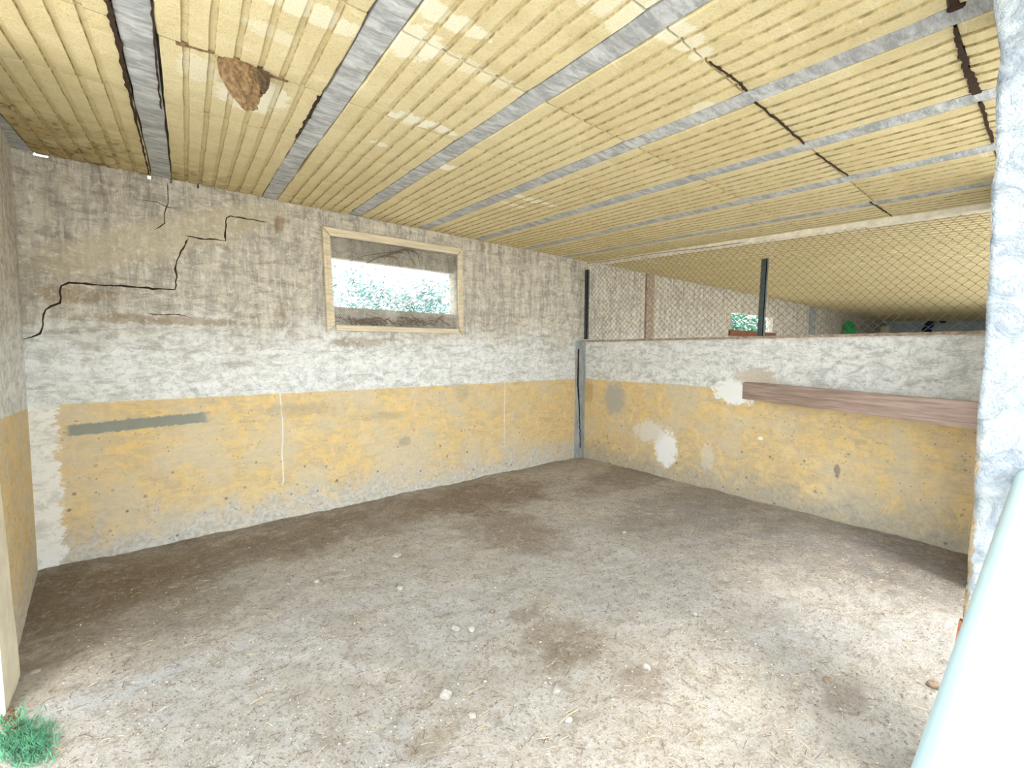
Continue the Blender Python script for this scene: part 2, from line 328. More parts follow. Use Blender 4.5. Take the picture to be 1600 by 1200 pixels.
# ------------------------------------------------------------------ walls
def wall_with_holes(bm, x0, x1, z0, z1, y0, y1, holes):
    xs = sorted({x0, x1, *[h[0] for h in holes], *[h[1] for h in holes]}); zs = sorted({z0, z1, *[h[2] for h in holes], *[h[3] for h in holes]})
    solid = {}
    for i in range(len(xs)-1):
        for j in range(len(zs)-1):
            cx, cz = (xs[i]+xs[i+1])/2, (zs[j]+zs[j+1])/2
            solid[i, j] = not any(h[0] < cx < h[1] and h[2] < cz < h[3] for h in holes)
    V = {}
    def v(x, y, z):
        k = (round(x, 4), round(y, 4), round(z, 4))
        if k not in V: V[k] = bm.verts.new(k)
        return V[k]
    def q(*p): bm.faces.new([v(*a) for a in p])
    for (i, j), s in solid.items():
        if not s: continue
        a, b, c, d = xs[i], xs[i+1], zs[j], zs[j+1]
        q((a, y0, c), (b, y0, c), (b, y0, d), (a, y0, d)); q((a, y1, c), (a, y1, d), (b, y1, d), (b, y1, c))
        for (di, dj, pp) in ((-1, 0, ((a, y0, c), (a, y0, d), (a, y1, d), (a, y1, c))), (1, 0, ((b, y0, c), (b, y1, c), (b, y1, d), (b, y0, d))),
                             (0, -1, ((a, y0, c), (a, y1, c), (b, y1, c), (b, y0, c))), (0, 1, ((a, y0, d), (b, y0, d), (b, y1, d), (a, y1, d)))):
            if not solid.get((i+di, j+dj), False): q(*pp)
# window opening: an outer rebate (front layer) and a smaller hole (rear layer)
W1 = (-3.575, -2.15, 1.755, 2.575)
W1I = (-3.575, -2.15, 1.925, 2.385)
W2 = (4.72, 6.9, 1.99, 2.36)
notches = []
for a, b in ((50, 75), (229, 237), (263, 267), (306, 309)):
    q0, q1 = bw(a, 240), bw(b, 243); notches.append((q0.x, q1.x, 2.772 if a < 100 else 2.762, 2.95))
TOPZ = 2.80
bm = bmesh.new()
wall_with_holes(bm, -6.5, 19.0, -.15, TOPZ, 0, .07, [W1, W2]+notches)
wall_back = tag(link('wall_back', bm, MAT_BACK), 'long rear wall, stained white plaster above an ochre painted dado', kind='structure')
bm = bmesh.new(); wall_with_holes(bm, -6.5, 19.0, -.15, TOPZ-.02, .07, .15, [W1I, W2]+notches)
tag(link('outer_leaf', bm, MAT_BACK, wall_back), kind='structure')
bm = bmesh.new(); box(bm, -5.78, -5.586, -1.70, .0, -.15, 2.80)
wall_left = tag(link('wall_left', bm, MAT_LEFT), 'narrow end wall at the left, buff plaster over ochre paint', kind='structure')
bm = bmesh.new()
hexa(bm, [(-5.60, -1.03, -.1), (-5.60, -1.72, -.1), (-5.569, -1.715, -.1), (-5.551, -1.41, -.1), (-5.60, -1.42, 1.35), (-5.60, -1.73, 1.35), (-5.583, -1.73, 1.35), (-5.582, -1.46, 1.35)])
bmesh.ops.subdivide_edges(bm, edges=bm.edges, cuts=5, use_grid_fill=True); roughen(bm, .004, 6, 3); fix(bm)
tag(link('buttress', bm, MAT_CREAM, wall_left), 'pale cream sloping buttress at the open end of the wall', kind='structure')
# right half-height partition
def along(y, off=0): return TR*y+off   # x of the partition face at y
bm = bmesh.new(); TH = .15
n = 60; prev = None
for i in range(n+1):
    y = .02-4.30*i/n; zt = ZL-.006+.008*noise.noise(Vector((0, y*5, 2)))
    ring = [bm.verts.new(p) for p in ((along(y), y, -.15), (along(y), y, .8), (along(y), y, zt), (along(y, TH), y, zt), (along(y, TH), y, -.15))]
    if prev:
        for k in range(5): bm.faces.new((prev[k], prev[(k+1) % 5], ring[(k+1) % 5], ring[k]))
    else: bm.faces.new(ring)
    prev = ring
bm.faces.new(prev); fix(bm)
wall_right = tag(link('wall_right', bm, MAT_RIGHT), 'half height partition wall, white above ochre, with wire fence on top', kind='structure')
bm = bmesh.new(); prev = None
for i in range(121):
    y = -.005-4.2*i/120; a = .006*noise.noise(Vector((1, y*9, 2))); b = .010*noise.noise(Vector((5, y*12, 2)))
    ring = [bm.verts.new(p) for p in ((along(y, -.006+a), y, ZL-.010+b*.8), (along(y, .004+a), y, ZL+.014+a+b*.4), (along(y, TH-.01), y, ZL+.014), (along(y, TH-.01), y, ZL-.02))]
    if prev:
        for k in range(4): bm.faces.new((prev[k], prev[(k+1) % 4], ring[(k+1) % 4], ring[k]))
    else: bm.faces.new(ring)
    prev = ring
bm.faces.new(prev); fix(bm)
tag(link('mortar_cap', bm, MAT_BRICKTOP, wall_right), 'crumbling brown mortar edge along the top')
# corner cement fillet with its crack
bm = bmesh.new(); prev = None
for i in range(41):
    z = -.1+1.76*i/40; w = .075+.012*noise.noise(Vector((z*3, 0, 1))); w2 = .05+.012*noise.noise(Vector((z*3, 9, 1)))
    ring = [bm.verts.new(p) for p in ((-w-.06, .01, z), (-w-.055, -.004, z), (-.02, -.03, z), (-.012, -w2-.03, z), (.01, -w2-.03, z), (.02, .02, z))]
    if prev:
        for k in range(6): bm.faces.new((prev[k], prev[(k+1) % 6], ring[(k+1) % 6], ring[k]))
    else: bm.faces.new(ring)
    prev = ring
bm.faces.new(prev); fix(bm)
fil = tag(link('corner_fillet', bm, MAT_CEMENT, wall_back), 'grey cement fillet filling the corner')
# front stub wall and pillar (rough render)
bm = bmesh.new()
nx, ny, nz = 10, 14, 90
PX, PY = -3.35, -4.337
box(bm, PX, -2.95, -4.75, PY, -.15, 2.62)
bmesh.ops.subdivide_edges(bm, edges=[e for e in bm.edges if abs(e.verts[0].co.z-e.verts[1].co.z) > 1], cuts=150, use_grid_fill=True)
bmesh.ops.subdivide_edges(bm, edges=[e for e in bm.edges if abs(e.verts[0].co.y-e.verts[1].co.y) > .3], cuts=30, use_grid_fill=True)
bmesh.ops.subdivide_edges(bm, edges=[e for e in bm.edges if abs(e.verts[0].co.x-e.verts[1].co.x) > .3], cuts=16, use_grid_fill=True)
# wavy arris measured from the photo (height, offset)
EDGE = [(-.2, 0)]+[(q.z, q.y-PY) for q in [hit(px, py, (1, 0, 0), PX) for px, py in ((1480, 1150), (1491, 1040), (1503, 985), (1510, 905), (1517, 830), (1521, 760), (1526, 670), (1536, 560), (1540, 500), (1546, 400), (1550, 300), (1558, 250), (1557, 160), (1563, 80), (1553, 10), (1552, -20))]]+[(2.9, .0)]
EDGE.sort()
for v in bm.verts:
    p = v.co.copy(); z = p.z; w = max(0, 1+(p.y-PY)/.12)
    for (a, da), (b, db) in zip(EDGE, EDGE[1:]):
        if a <= z <= b: v.co.y += w*(da+(db-da)*(z-a)/(b-a)); break
    d = .008*noise.noise(p*8)+.005*noise.noise(p*22)+.003*noise.noise(p*55)
    if p.x < PX+.01: v.co.x += d
    if p.y > PY-.01: v.co.y += d*.5
    if p.x < PX+.01 and p.y > PY-.01 and z < 1.3: v.co.x += max(0, noise.noise(Vector((z*9, 3, 3)))+.15)*.03
fix(bm)
pil = tag(link('wall_front', bm, MAT_PILLAR, smooth=True), 'rough whitewashed pillar at the right edge of the open front', kind='structure')
bm = bmesh.new(); box(bm, -1.15, -.33, -4.6, -4.24, -.15, 2.62); bmesh.ops.bevel(bm, geom=bm.edges[:], offset=.01, segments=1, affect='EDGES')
link('corner_pier', bm, MAT_PILLAR, pil)
# neighbouring stalls seen through the fence
bm = bmesh.new(); box(bm, .28, 18.1, -4.6, -.01, -.055, -.01)
tag(link('floor_2', bm, MAT_SAND), 'dirt floor of the next stalls', kind='structure')
bm = bmesh.new(); box(bm, -.2, 18.1, -4.75, -4.62, -.06, .95); box(bm, 9.5, 18.1, -4.75, -4.62, .95, 2.6)  # unseen front wall, added to cut the light on the neighbouring ceiling
tag(link('wall_light_block', bm, MAT_PILLAR), 'added front wall, out of view, cutting light in the next stalls', kind='structure')
bm = bmesh.new(); box(bm, 18.2, 18.4, -6, .0, -.1, 2.9)
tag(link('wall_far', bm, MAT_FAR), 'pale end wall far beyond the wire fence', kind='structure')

# ------------------------------------------------------------------ cracks on the back wall (thin dark gaps)
def crack(pts, w, name='crack', mat=MAT_CRACK, y=-.0015, f=bw):
    bm = bmesh.new(); pl = []
    ps = [f(*p) for p in pts]
    for a, b in zip(ps, ps[1:]):
        k = max(1, int((b-a).length/.03))
        for i in range(k): pl.append(a.lerp(b, i/k))
    pl.append(ps[-1])
    for i, p in enumerate(pl):
        q = p*22; p.x += .010*noise.noise(q+Vector((5, 0, 0))); p.z += .010*noise.noise(q)
    prev = None
    for i, p in enumerate(pl):
        t = (pl[min(i+1, len(pl)-1)]-pl[max(i-1, 0)]).normalized(); nn = Vector((-t.z, 0, t.x)); ww = w*(.45+1.1*abs(noise.noise(p*13)))*(1 if 0 < i < len(pl)-1 else .2)
        r = [bm.verts.new(p+nn*ww*.5+Vector((0, y, 0))), bm.verts.new(p-nn*ww*.5+Vector((0, y, 0))), bm.verts.new(p-nn*ww*.5+Vector((0, .004, 0))), bm.verts.new(p+nn*ww*.5+Vector((0, .004, 0)))]
        if prev:
            for k in range(4): bm.faces.new((prev[k], r[k], r[(k+1) % 4], prev[(k+1) % 4]))
        prev = r
    fix(bm); return link(name, bm, mat, wall_back)
c5 = lambda L: [(x/3, 220+y/3) for x, y in L]
crack(c5([(95, 930), (150, 920), (190, 905), (205, 840), (210, 790), (280, 760), (285, 680), (320, 665), (540, 680), (690, 690), (820, 700), (825, 640), (820, 580), (850, 520), (885, 455)]), .015)
crack(c5([(870, 445), (960, 460), (1055, 468), (1060, 360), (1080, 352), (1180, 370), (1250, 382)]), .013)
crack(c5([(785, 195), (788, 290), (770, 320), (770, 385), (725, 415)]), .008)
crack(c5([(650, 275), (740, 290), (780, 312), (840, 316)]), .006)
crack(c5([(690, 812), (840, 815), (900, 830)]), .009)
crack([(31, 530), (35, 600), (37, 612), (39, 680), (44, 700)], .010)
crack([(902, 545), (901, 600), (903, 640), (904, 700)], .012, y=-.034)

# ------------------------------------------------------------------ ceiling: foam panels between concrete joists
X0, SP, JW = -4.8051, .7385, .128
bm = bmesh.new()
YB, YF = .05, -4.55
hexa(bm, [(-6.3, YF, ceil_z(YF)+.06), (19, YF, ceil_z(YF)+.06), (19, YB, ceil_z(YB)+.06), (-5.78, YB, ceil_z(YB)+.06),
          (-6.3, YF, ceil_z(YF)+.22), (19, YF, ceil_z(YF)+.22), (19, YB, ceil_z(YB)+.22), (-5.78, YB, ceil_z(YB)+.22)])
ceiling = tag(link('ceiling', bm, MAT_SLAB), 'low sloping ceiling of ribbed yellow foam panels between grey concrete joists', kind='structure')
def panel_mesh(w, ya, yb, name, chan=6, seg=8, jit=.004):
    """ribbed foam panel, underside down, sheared along the joists; origin at joist side, world y baked"""
    prof = [(0.0, .004), (.006, 0)]
    for k in range(1, chan+1):
        c = w*k/(chan+1); prof += [(c-.0125, 0), (c-.0100, .009), (c+.0100, .009), (c+.0125, 0)]
    prof += [(w-.006, 0), (w, .004)]
    bm = bmesh.new(); prev = None
    ys = [ya-.002]+[ya+(yb-ya)*i/seg for i in range(1, seg)]+[yb+.002]
    for yi, y in enumerate(ys):
        ring = []
        for k, (u, h) in enumerate(prof):
            j = jit*noise.noise(Vector((u*30, y*9, w)))*(1 if 0 < k < len(prof)-1 else 1.6)
            ring.append(bm.verts.new((u+j+y*TB, y+(j*1.2 if yi in (0, seg) else 0), ceil_z(y)+h+(.004 if yi in (0, seg) else 0)+j*.2)))
        ring += [bm.verts.new((w+y*TB, y, ceil_z(y)+.05)), bm.verts.new((y*TB, y, ceil_z(y)+.05))]
        n = len(ring)
        if prev:
            for k in range(n):
                f = bm.faces.new((prev[k], ring[k], ring[(k+1) % n], prev[(k+1) % n]))
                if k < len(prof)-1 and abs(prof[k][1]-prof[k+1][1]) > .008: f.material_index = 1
        else: bm.faces.new(ring[::-1])
        prev = ring
    bm.faces.new(prev); fix(bm)
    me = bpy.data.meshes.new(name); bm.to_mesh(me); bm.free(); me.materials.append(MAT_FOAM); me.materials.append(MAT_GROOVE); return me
JY = [.04, -.19, -.86, -1.53, -2.19, -2.86, -3.53, -4.2, -4.53]
cells = list(zip(JY, JY[1:]))
W = SP-JW
full = [panel_mesh(W, a-.003, b+.003, 'foam_panel') for a, b in cells]
last = [panel_mesh(.46, a-.003, b+.003, 'foam_panel', chan=5) for a, b in cells]
for i in range(-1, 7):
    for k in range(len(cells)):
        o = bpy.data.objects.new('foam_panel', last[k] if i == 6 else full[k]); COL.objects.link(o); o.parent = ceiling
        o.location = (X0+i*SP+JW/2+random.uniform(-.003, .003), 0, random.uniform(-.002, .004))
# panels over the neighbouring stalls: whole strips, receding
strip = panel_mesh(W+.07, .03, -4.5, 'foam_strip', seg=12)
for i in range(7, 31):
    o = bpy.data.objects.new('foam_panel', strip); COL.objects.link(o); o.parent = ceiling; o.location = (X0+i*SP+JW/2-.035, 0, random.uniform(0, .004))
def joist(xc, w, dz, seed, name='joist', mat=MAT_JOIST):
    bm = bmesh.new(); prev = None
    for i in range(61):
        y = YB-.01-(4.58*i/60); a = .007*noise.noise(Vector((seed, y*4, 1)))+.003*noise.noise(Vector((seed, y*15, 1))); b = .007*noise.noise(Vector((seed+9, y*4, 1)))+.003*noise.noise(Vector((seed+9, y*15, 1)))
        z = ceil_z(y)+dz; x = xc+y*TB
        ring = [bm.verts.new(p) for p in ((x-w/2+a, y, z), (x, y, z-.003+a*.4), (x+w/2+b, y, z), (x+w/2+b, y, z+.08), (x-w/2+a, y, z+.08))]
        if prev:
            for k in range(5): bm.faces.new((prev[k], ring[k], ring[(k+1) % 5], prev[(k+1) % 5]))
        else: bm.faces.new(ring[::-1])
        prev = ring
    bm.faces.new(prev); fix(bm); return link(name, bm, mat, ceiling)
for i in range(-1, 7): joist(X0+i*SP, JW-.016, .006, i*7.3)
tag(joist(.185, .10, -.042, 77, 'plaster_lip', MAT_LIP), 'ragged white plaster strip above the fence')
joist(.33, .14, -.004, 91)
for i in range(8, 31): joist(X0+i*SP, .06, .012, i*7.3)
# black gaps beside the second joist and open joints: slivers of missing foam
def gap(pts, w0, w1, col=MAT_CRACK):
    ps = [cl(*p) for p in pts]; bm = bmesh.new(); prev = None; L = []
    for a, b in zip(ps, ps[1:]):
        for i in range(14): L.append(a.lerp(b, i/14))
    L.append(ps[-1])
    for i, p in enumerate(L):
        t = (L[min(i+1, len(L)-1)]-L[max(i-1, 0)]).normalized(); nn = Vector((-t.y, t.x, 0)); f = i/(len(L)-1)
        ww = (w0+(w1-w0)*f)*(.4+1.3*abs(noise.noise(p*37)))
        p = p+nn*(.007*noise.noise(p*13)+.004*noise.noise(p*60))
        r = [bm.verts.new(p+nn*ww/2-Vector((0, 0, .003))), bm.verts.new(p-nn*ww/2-Vector((0, 0, .003))), bm.verts.new(p-nn*ww/2+Vector((0, 0, .006))), bm.verts.new(p+nn*ww/2+Vector((0, 0, .006)))]
        if prev:
            for k in range(4): bm.faces.new((prev[k], r[k], r[(k+1) % 4], prev[(k+1) % 4]))
        prev = r
    fix(bm); link('open_joint', bm, col, ceiling)
gap([(168, 0), (182, 60), (203, 150), (222, 225), (233, 272)], .022, .010)
gap([(236, 0), (243, 90), (252, 170)], .010, .008)
gap([(500, 150), (480, 185), (462, 215)], .02, .012)
gap([(1107, 97), (1140, 118), (1168, 142)], .006, .013)
gap([(1180, 160), (1220, 192), (1257, 225)], .006, .010)
gap([(1275, 240), (1325, 275)], .006, .006)
gap([(1358, 315), (1394, 338)], .006, .006)
gap([(1488, -8), (1497, 14)], .035, .04)
gap([(1491, 42), (1503, 85), (1515, 120), (1527, 146)], .012, .042)
gap([(1531, 160), (1552, 222)], .014, .014)
gap([(275, 68), (335, 84)], .02, .008, MAT_MUD)
gap([(418, 118), (450, 127)], .014, .006, MAT_MUD)
gap([(440, 318), (500, 328), (545, 338)], .03, .012, MAT_MUD2)

# ------------------------------------------------------------------ window
win = tag(empty('window_1', (0, 0, 0)), 'small window with pale wooden frame and chicken wire', kind='structure')
fo = [bw(502, 354), bw(720, 389), bw(722, 522), bw(510, 518)]      # outer corners tl tr br bl
fw = .068
def strip_mesh(a, b, ia, ib, y0=-.032, y1=-.002, mat=MAT_FRAME):
    bm = bmesh.new()
    hexa(bm, [(a.x, y0, a.z), (b.x, y0, b.z), (ib.x, y0, ib.z), (ia.x, y0, ia.z), (a.x, y1, a.z), (b.x, y1, b.z), (ib.x, y1, ib.z), (ia.x, y1, ia.z)])
    fix(bm); bmesh.ops.bevel(bm, geom=[e for e in bm.edges], offset=.004, segments=1, affect='EDGES')
    f = link('window_frame', bm, mat, win)
    bm = bmesh.new(); m0 = (a+ia)/2; m1 = (b+ib)/2; ia2, ib2 = ia.lerp(a, .45), ib.lerp(b, .45); a2, b2 = ia.lerp(a, .60), ib.lerp(b, .60)
    hexa(bm, [(a2.x, y0-.004, a2.z), (b2.x, y0-.004, b2.z), (ib2.x, y0-.004, ib2.z), (ia2.x, y0-.004, ia2.z), (a2.x, y0+.002, a2.z), (b2.x, y0+.002, b2.z), (ib2.x, y0+.002, ib2.z), (ia2.x, y0+.002, ia2.z)])
    fix(bm); link('moulding', bm, mat, f)
V = Vector
tl, tr, br, bl = fo
itl, itr, ibr, ibl = tl+V((fw, 0, -fw-.006)), tr+V((-fw+.01, 0, -fw-.004)), br+V((-fw+.01, 0, fw-.015)), bl+V((fw, 0, fw-.01))
strip_mesh(tl, tr, itl, itr, mat=MAT_FRAMEH); strip_mesh(tr+V((0, 0, -.004)), br+V((0, 0, -.012)), itr+V((0, 0, -.006)), ibr+V((0, 0, .01)))
strip_mesh(br+V((-.065, 0, .0)), bl+V((.085, 0, .012)), ibr+V((-.005, 0, .0)), ibl+V((.012, 0, .004)), mat=MAT_FRAMEH)
strip_mesh(bl+V((0, 0, -.012)), tl+V((0, 0, -.006)), ibl+V((.005, 0, .01)), itl+V((0, 0, -.008)))
# chicken wire
bm = bmesh.new(); s = .022; yy = -.006
x0, x1, z0, z1 = W1[0], W1[1], W1[2], W1[3]
row = 0; z = z0
while z < z1:
    x = x0+(row % 2)*s/2
    while x < x1:
        if x+s/2 < x1+.01:
            tube(bm, [(x, yy, z), (x, yy, z+s*.33)], .0022, 3, False)
            tube(bm, [(x, yy, z+s*.33), (x+s/2, yy, z+s*.62)], .0018, 3, False)
            if x-s/2 > x0: tube(bm, [(x, yy, z+s*.33), (x-s/2, yy, z+s*.62)], .0018, 3, False)
        x += s
    z += s*.62; row += 1
tag(link('chicken_wire', bm, MAT_WIREF, win), 'fine hexagonal chicken wire', kind='stuff')
# dry stalks caught in the wire
def stalk(bm, pts, r):
    P = [bw(*p) for p in pts]; L = []
    for i in range(len(P)-1):
        a, b = P[i], P[i+1]; p0 = P[max(i-1, 0)]; p3 = P[min(i+2, len(P)-1)]
        for k in range(6):
            t = k/6; L.append(.5*((2*a)+(b-p0)*t+(2*p0-5*a+4*b-p3)*t*t+(3*a-p0-3*b+p3)*t**3))
    L.append(P[-1]); nL = len(L)
    tube(bm, [(p.x, .015+.01*math.sin(i*.5), p.z) for i, p in enumerate(L)], [r*(1-.8*i/nL) for i in range(nL)], 4)
w6 = lambda L: [(440+x*.2125, 320+y*.2125) for x, y in L]
bm = bmesh.new()
for pts, r in (([(900, 330), (780, 370), (700, 390), (640, 430)], .012), ([(860, 340), (700, 360), (560, 390), (440, 450), (375, 525)], .004), ([(740, 380), (820, 380), (865, 420), (885, 470)], .010),
               ([(870, 340), (920, 330), (950, 380), (1000, 450)], .012), ([(900, 325), (980, 340), (1010, 380), (1030, 455)], .009), ([(650, 410), (560, 500), (510, 620), (490, 720)], .003),
               ([(900, 350), (860, 350), (800, 360), (760, 400)], .010), ([(940, 330), (1000, 360), (1015, 400)], .006), ([(870, 560), (920, 650), (960, 740)], .003), ([(990, 500), (1000, 620), (980, 740)], .003)):
    stalk(bm, w6(pts), r)
tag(link('dry_frond', bm, MAT_STRAWD), 'brown dry frond hanging behind the window wire', 'dry plant')
bm = bmesh.new()
for k in range(90):
    a = random.uniform(380, 1270); cx = random.gauss(620 if k % 2 else 980, 120); b = random.uniform(835, 885)
    P = bw(*w6([(cx, b)])[0]); an = random.gauss(0, .5); L = random.uniform(.02, .14)
    d = V((math.cos(an), 0, math.sin(an)))*L; mid = V((P.x, .02, P.z)); mid.z = max(mid.z, 1.775)
    tube(bm, [mid-d/2, mid+V((0, .01, L*.12)), mid+d/2], random.uniform(.002, .007), 4)
for k in range(26):
    P = bw(*w6([(random.gauss(650 if k % 2 else 1000, 60), random.uniform(850, 880))])[0])
    bmesh.ops.create_icosphere(bm, subdivisions=1, radius=random.uniform(.008, .02), matrix=Matrix.Translation((P.x, .03, max(1.77, P.z))))
tag(link('leaf_litter', bm, MAT_STRAWD), 'brown litter of dead leaves and stalks on the window sill', 'debris', kind='stuff')

# ------------------------------------------------------------------ chain-link fence on the partition
fence = tag(empty('wire_fence', (-.1, -2, ZL)), 'rusty chain link fence on steel posts above the half height wall', 'fence')
fence_loc = V((-.1, -2, ZL))
def rel(o):
    o.matrix_parent_inverse = Matrix.Translation(-fence_loc); return o
FO = .045
bm = bmesh.new(); w = .036
for j in range(int(4.16/w)):
    u0 = .02+j*w; pts = []; k = 0
    while True:
        z = ZL+.012+k*w*.98; y = -(u0+(w+.003 if (k+j) % 2 else -.003))
        if z > ceil_z(y)-.035: break
        pts.append((along(y, FO+.014*noise.noise(V((y*2, z*2, 0)))+(.0035 if k % 2 else -.0035)), y+.014*noise.noise(V((y*1.5, z*1.5, 7))), z+.012*noise.noise(V((y*2, z*2, 4)))))
        k += 1
    tube(bm, pts, .0023, 3, False)
rel(tag(link('wire_mesh', bm, MAT_WIRE, fence), 'diamond chain link wire', kind='stuff'))
def post(y, z0, z1, w, lean=0):
    bm = bmesh.new(); x = along(y, FO-.03)
    hexa(bm, [(x, y-w/2, z0), (x+.008, y-w/2, z0), (x+.008, y+w/2, z0), (x, y+w/2, z0), (x, y-w/2+lean, z1), (x+.008, y-w/2+lean, z1), (x+.008, y+w/2+lean, z1), (x, y+w/2+lean, z1)])
    hexa(bm, [(x, y-w/2, z0), (x+.04, y-w/2, z0), (x+.04, y-w/2+.008, z0), (x, y-w/2+.008, z0), (x, y-w/2+lean, z1), (x+.04, y-w/2+lean, z1), (x+.04, y-w/2+.008+lean, z1), (x, y-w/2+.008+lean, z1)])
    fix(bm); rel(link('post', bm, MAT_STEEL, fence))
post(-2.50, ZL+.0, 2.44, .055, -.015); post(-.06, ZL+.03, 2.66, .05)
bm = bmesh.new()
def cz(y): return ceil_z(y)-.03+.006*math.sin(y*4)
tube(bm, [(along(y, FO), y, cz(y)) for y in [-.05-.1*i for i in range(42)]], .003, 4)
rel(link('top_wire', bm, MAT_WIRE, fence))

# ------------------------------------------------------------------ timber rail across the corner
A, B = V((-.15, -2.33, 1.12)), V((-.95, -4.27, 1.10)); d = (B-A).normalized(); nrm = d.cross(V((0, 0, 1))).normalized()
bm = bmesh.new(); prev = None
for i in range(25):
    p = A.lerp(B, i/24); h = .088+.004*noise.noise(V((i*.4, 0, 0))); t = .035
    ring = [bm.verts.new(p+nrm*a*t+V((0, 0, b*h))) for a, b in ((-1, -1), (1, -1), (1, .86), (.75, 1), (-.75, 1), (-1, .86))]
    for v in ring: v.co += V((1, 1, 1))*.002*noise.noise(v.co*30)
    if prev:
        for k in range(6): bm.faces.new((prev[k], ring[k], ring[(k+1) % 6], prev[(k+1) % 6]))
    else: bm.faces.new(ring[::-1])
    prev = ring
bm.faces.new(prev); fix(bm)
tag(link('wooden_beam', bm, MAT_WOOD), 'reddish brown timber beam set across the right hand corner', 'beam')

# ------------------------------------------------------------------ pipe rail in the foreground
bm = bmesh.new(); PR = .0357; n = 48; prev = None
for i, (x, r) in enumerate(((PX+.02, PR), (PX-.01, PR), (-3.5, PR), (-5.45, PR), (-5.46, PR-.006))):
    ring = [bm.verts.new((x, -4.454+r*math.cos(k*math.tau/n), 1.156+r*math.sin(k*math.tau/n))) for k in range(n)]
    if prev:
        for k in range(n): bm.faces.new((prev[k], ring[k], ring[(k+1) % n], prev[(k+1) % n]))
    else: bm.faces.new(ring)
    prev = ring
bm.faces.new(prev); fix(bm)
pipe = tag(link('pipe_rail', bm, MAT_PIPE, smooth=True), 'thick pale blue pipe rail running to the whitewashed pillar', 'rail')
bm = bmesh.new(); tube(bm, [(-5.4, -4.454, -.1), (-5.4, -4.454, 1.16)], PR*.9, 24); link('post', bm, MAT_PIPE, pipe, True)
bm = bmesh.new(); xr = PX-.012; a, b = hit(1499, 972, (1, 0, 0), xr), hit(1491, 1024, (1, 0, 0), xr); w = .005
hexa(bm, [(xr-.004, b.y-w, b.z), (xr+.03, b.y-w, b.z), (xr+.03, b.y+w*.6, b.z), (xr-.004, b.y+w*.6, b.z), (xr-.004, a.y-w, a.z), (xr+.03, a.y-w, a.z), (xr+.03, a.y+w*.3, a.z), (xr-.004, a.y+w*.3, a.z)]); fix(bm)
link('rusty_iron', bm, MAT_RUST, pil)

# ------------------------------------------------------------------ swallow nest on the ceiling
nest = tag(empty('mud_nest', cl(375, 105)), 'brown mud nest stuck to the ceiling between two grey joists', 'nest')
NL = nest.location.copy()
def blob(name, c, r, taper, mat, seed, sub=5):
    bm = bmesh.new(); bmesh.ops.create_icosphere(bm, subdivisions=sub, radius=1)
    for v in bm.verts:
        p = v.co.copy(); f = (p.z+1)/2          # 0 bottom 1 top
        k = taper+(1-taper)*f**.7
        w = V((p.x*k*r[0], p.y*k*r[1], p.z*r[2]))
        w.x += (1-f)*r[3]
        w *= 1+.16*noise.noise(p*2.2+V((seed, 0, 0)))+.10*noise.noise(p*6+V((seed, 0, 0)))+.06*abs(noise.noise(p*15))
        v.co = w+c-NL
        lim = ceil_z(NL.y)-NL.z+.012
        if v.co.z > lim: v.co.z = lim
    return link(name, bm, mat, nest)
blob('shell', cl(375, 105)+V((-.012, 0, -.055)), (.098, .07, .115, .035), .38, MAT_MUD, 1)
blob('entrance', cl(412, 117)+V((-.012, -.01, -.025)), (.034, .04, .06, .0), .7, MAT_MUD2, 5, 4)

# ------------------------------------------------------------------ loose things on the dirt
def stone_mesh(seed, flat=.6, mat=MAT_STONE):
    bm = bmesh.new(); bmesh.ops.create_icosphere(bm, subdivisions=2, radius=1)
    for v in bm.verts:
        p = v.co.copy(); v.co = p*(1+.35*noise.noise(p*1.3+V((seed*3.1, 0, 0)))+.12*noise.noise(p*4+V((seed, 0, 0)))); v.co.z *= flat
    me = bpy.data.meshes.new('stone'); bm.to_mesh(me); bm.free(); me.materials.append(mat); return me
stones = [(697, 1090, .026, 'whitish upright stone alone on the bare front floor', .9, 0), (739, 1122, .017, 'flat pale stone just in front of the whitish upright one', .5, 0), (495, 911, .022, 'pale lump on the dirt in front of the window wall', .6, 0),
          (620, 869, .035, 'flat light stone on dark dirt below the window', .45, 0), (625, 921, .03, 'pale stone beside the whitish trodden patch', .5, 0), (712, 983, .026, 'small grey clod left of a twin clod mid floor', .6, 0),
          (737, 985, .024, 'small grey clod right of a twin clod mid floor', .6, 0), (870, 1080, .02, 'low dusty stone mid floor toward the front', .4, 0), (1010, 1045, .022, 'grey lump near the centre right of the floor', .6, 0),
          (1293, 1063, .022, 'dark lump near the pale blue pipe', .5, 1), (1460, 1074, .028, 'dark clod closest to the pale blue pipe', .5, 1), (769, 959, .016, 'dark clod above the twin clods mid floor', .7, 1),
          (888, 1126, .018, 'round pale stone with straw across it', .6, 0), (55, 1052, .02, 'white chip pile beside the cream buttress', .3, 0), (1085, 962, .02, 'low pale clod right of the floor centre', .5, 0), (975, 835, .02, 'pale clod on brown dirt toward the right wall', .5, 0)]
for k, (px, py, r, lab, fl_, dk) in enumerate(stones):
    q = fl(px, py); o = bpy.data.objects.new('stone', stone_mesh(k, fl_, MAT_STONED if dk else MAT_STONE)); COL.objects.link(o)
    o.location = (q.x, q.y, floor_h(q.x, q.y)+r*fl_*.45); o.scale = (r, r*random.uniform(.7, 1), r); o.rotation_euler = (0, 0, random.uniform(0, 6))
    tag(o, lab, 'stone')
def scatter(name, n, mat, lab, cat, maker, region):
    bm = bmesh.new()
    for k in range(n):
        x, y = region(); maker(bm, x, y, floor_h(x, y))
    fix(bm) if False else None
    tag(link(name, bm, mat), lab, cat, kind='stuff')
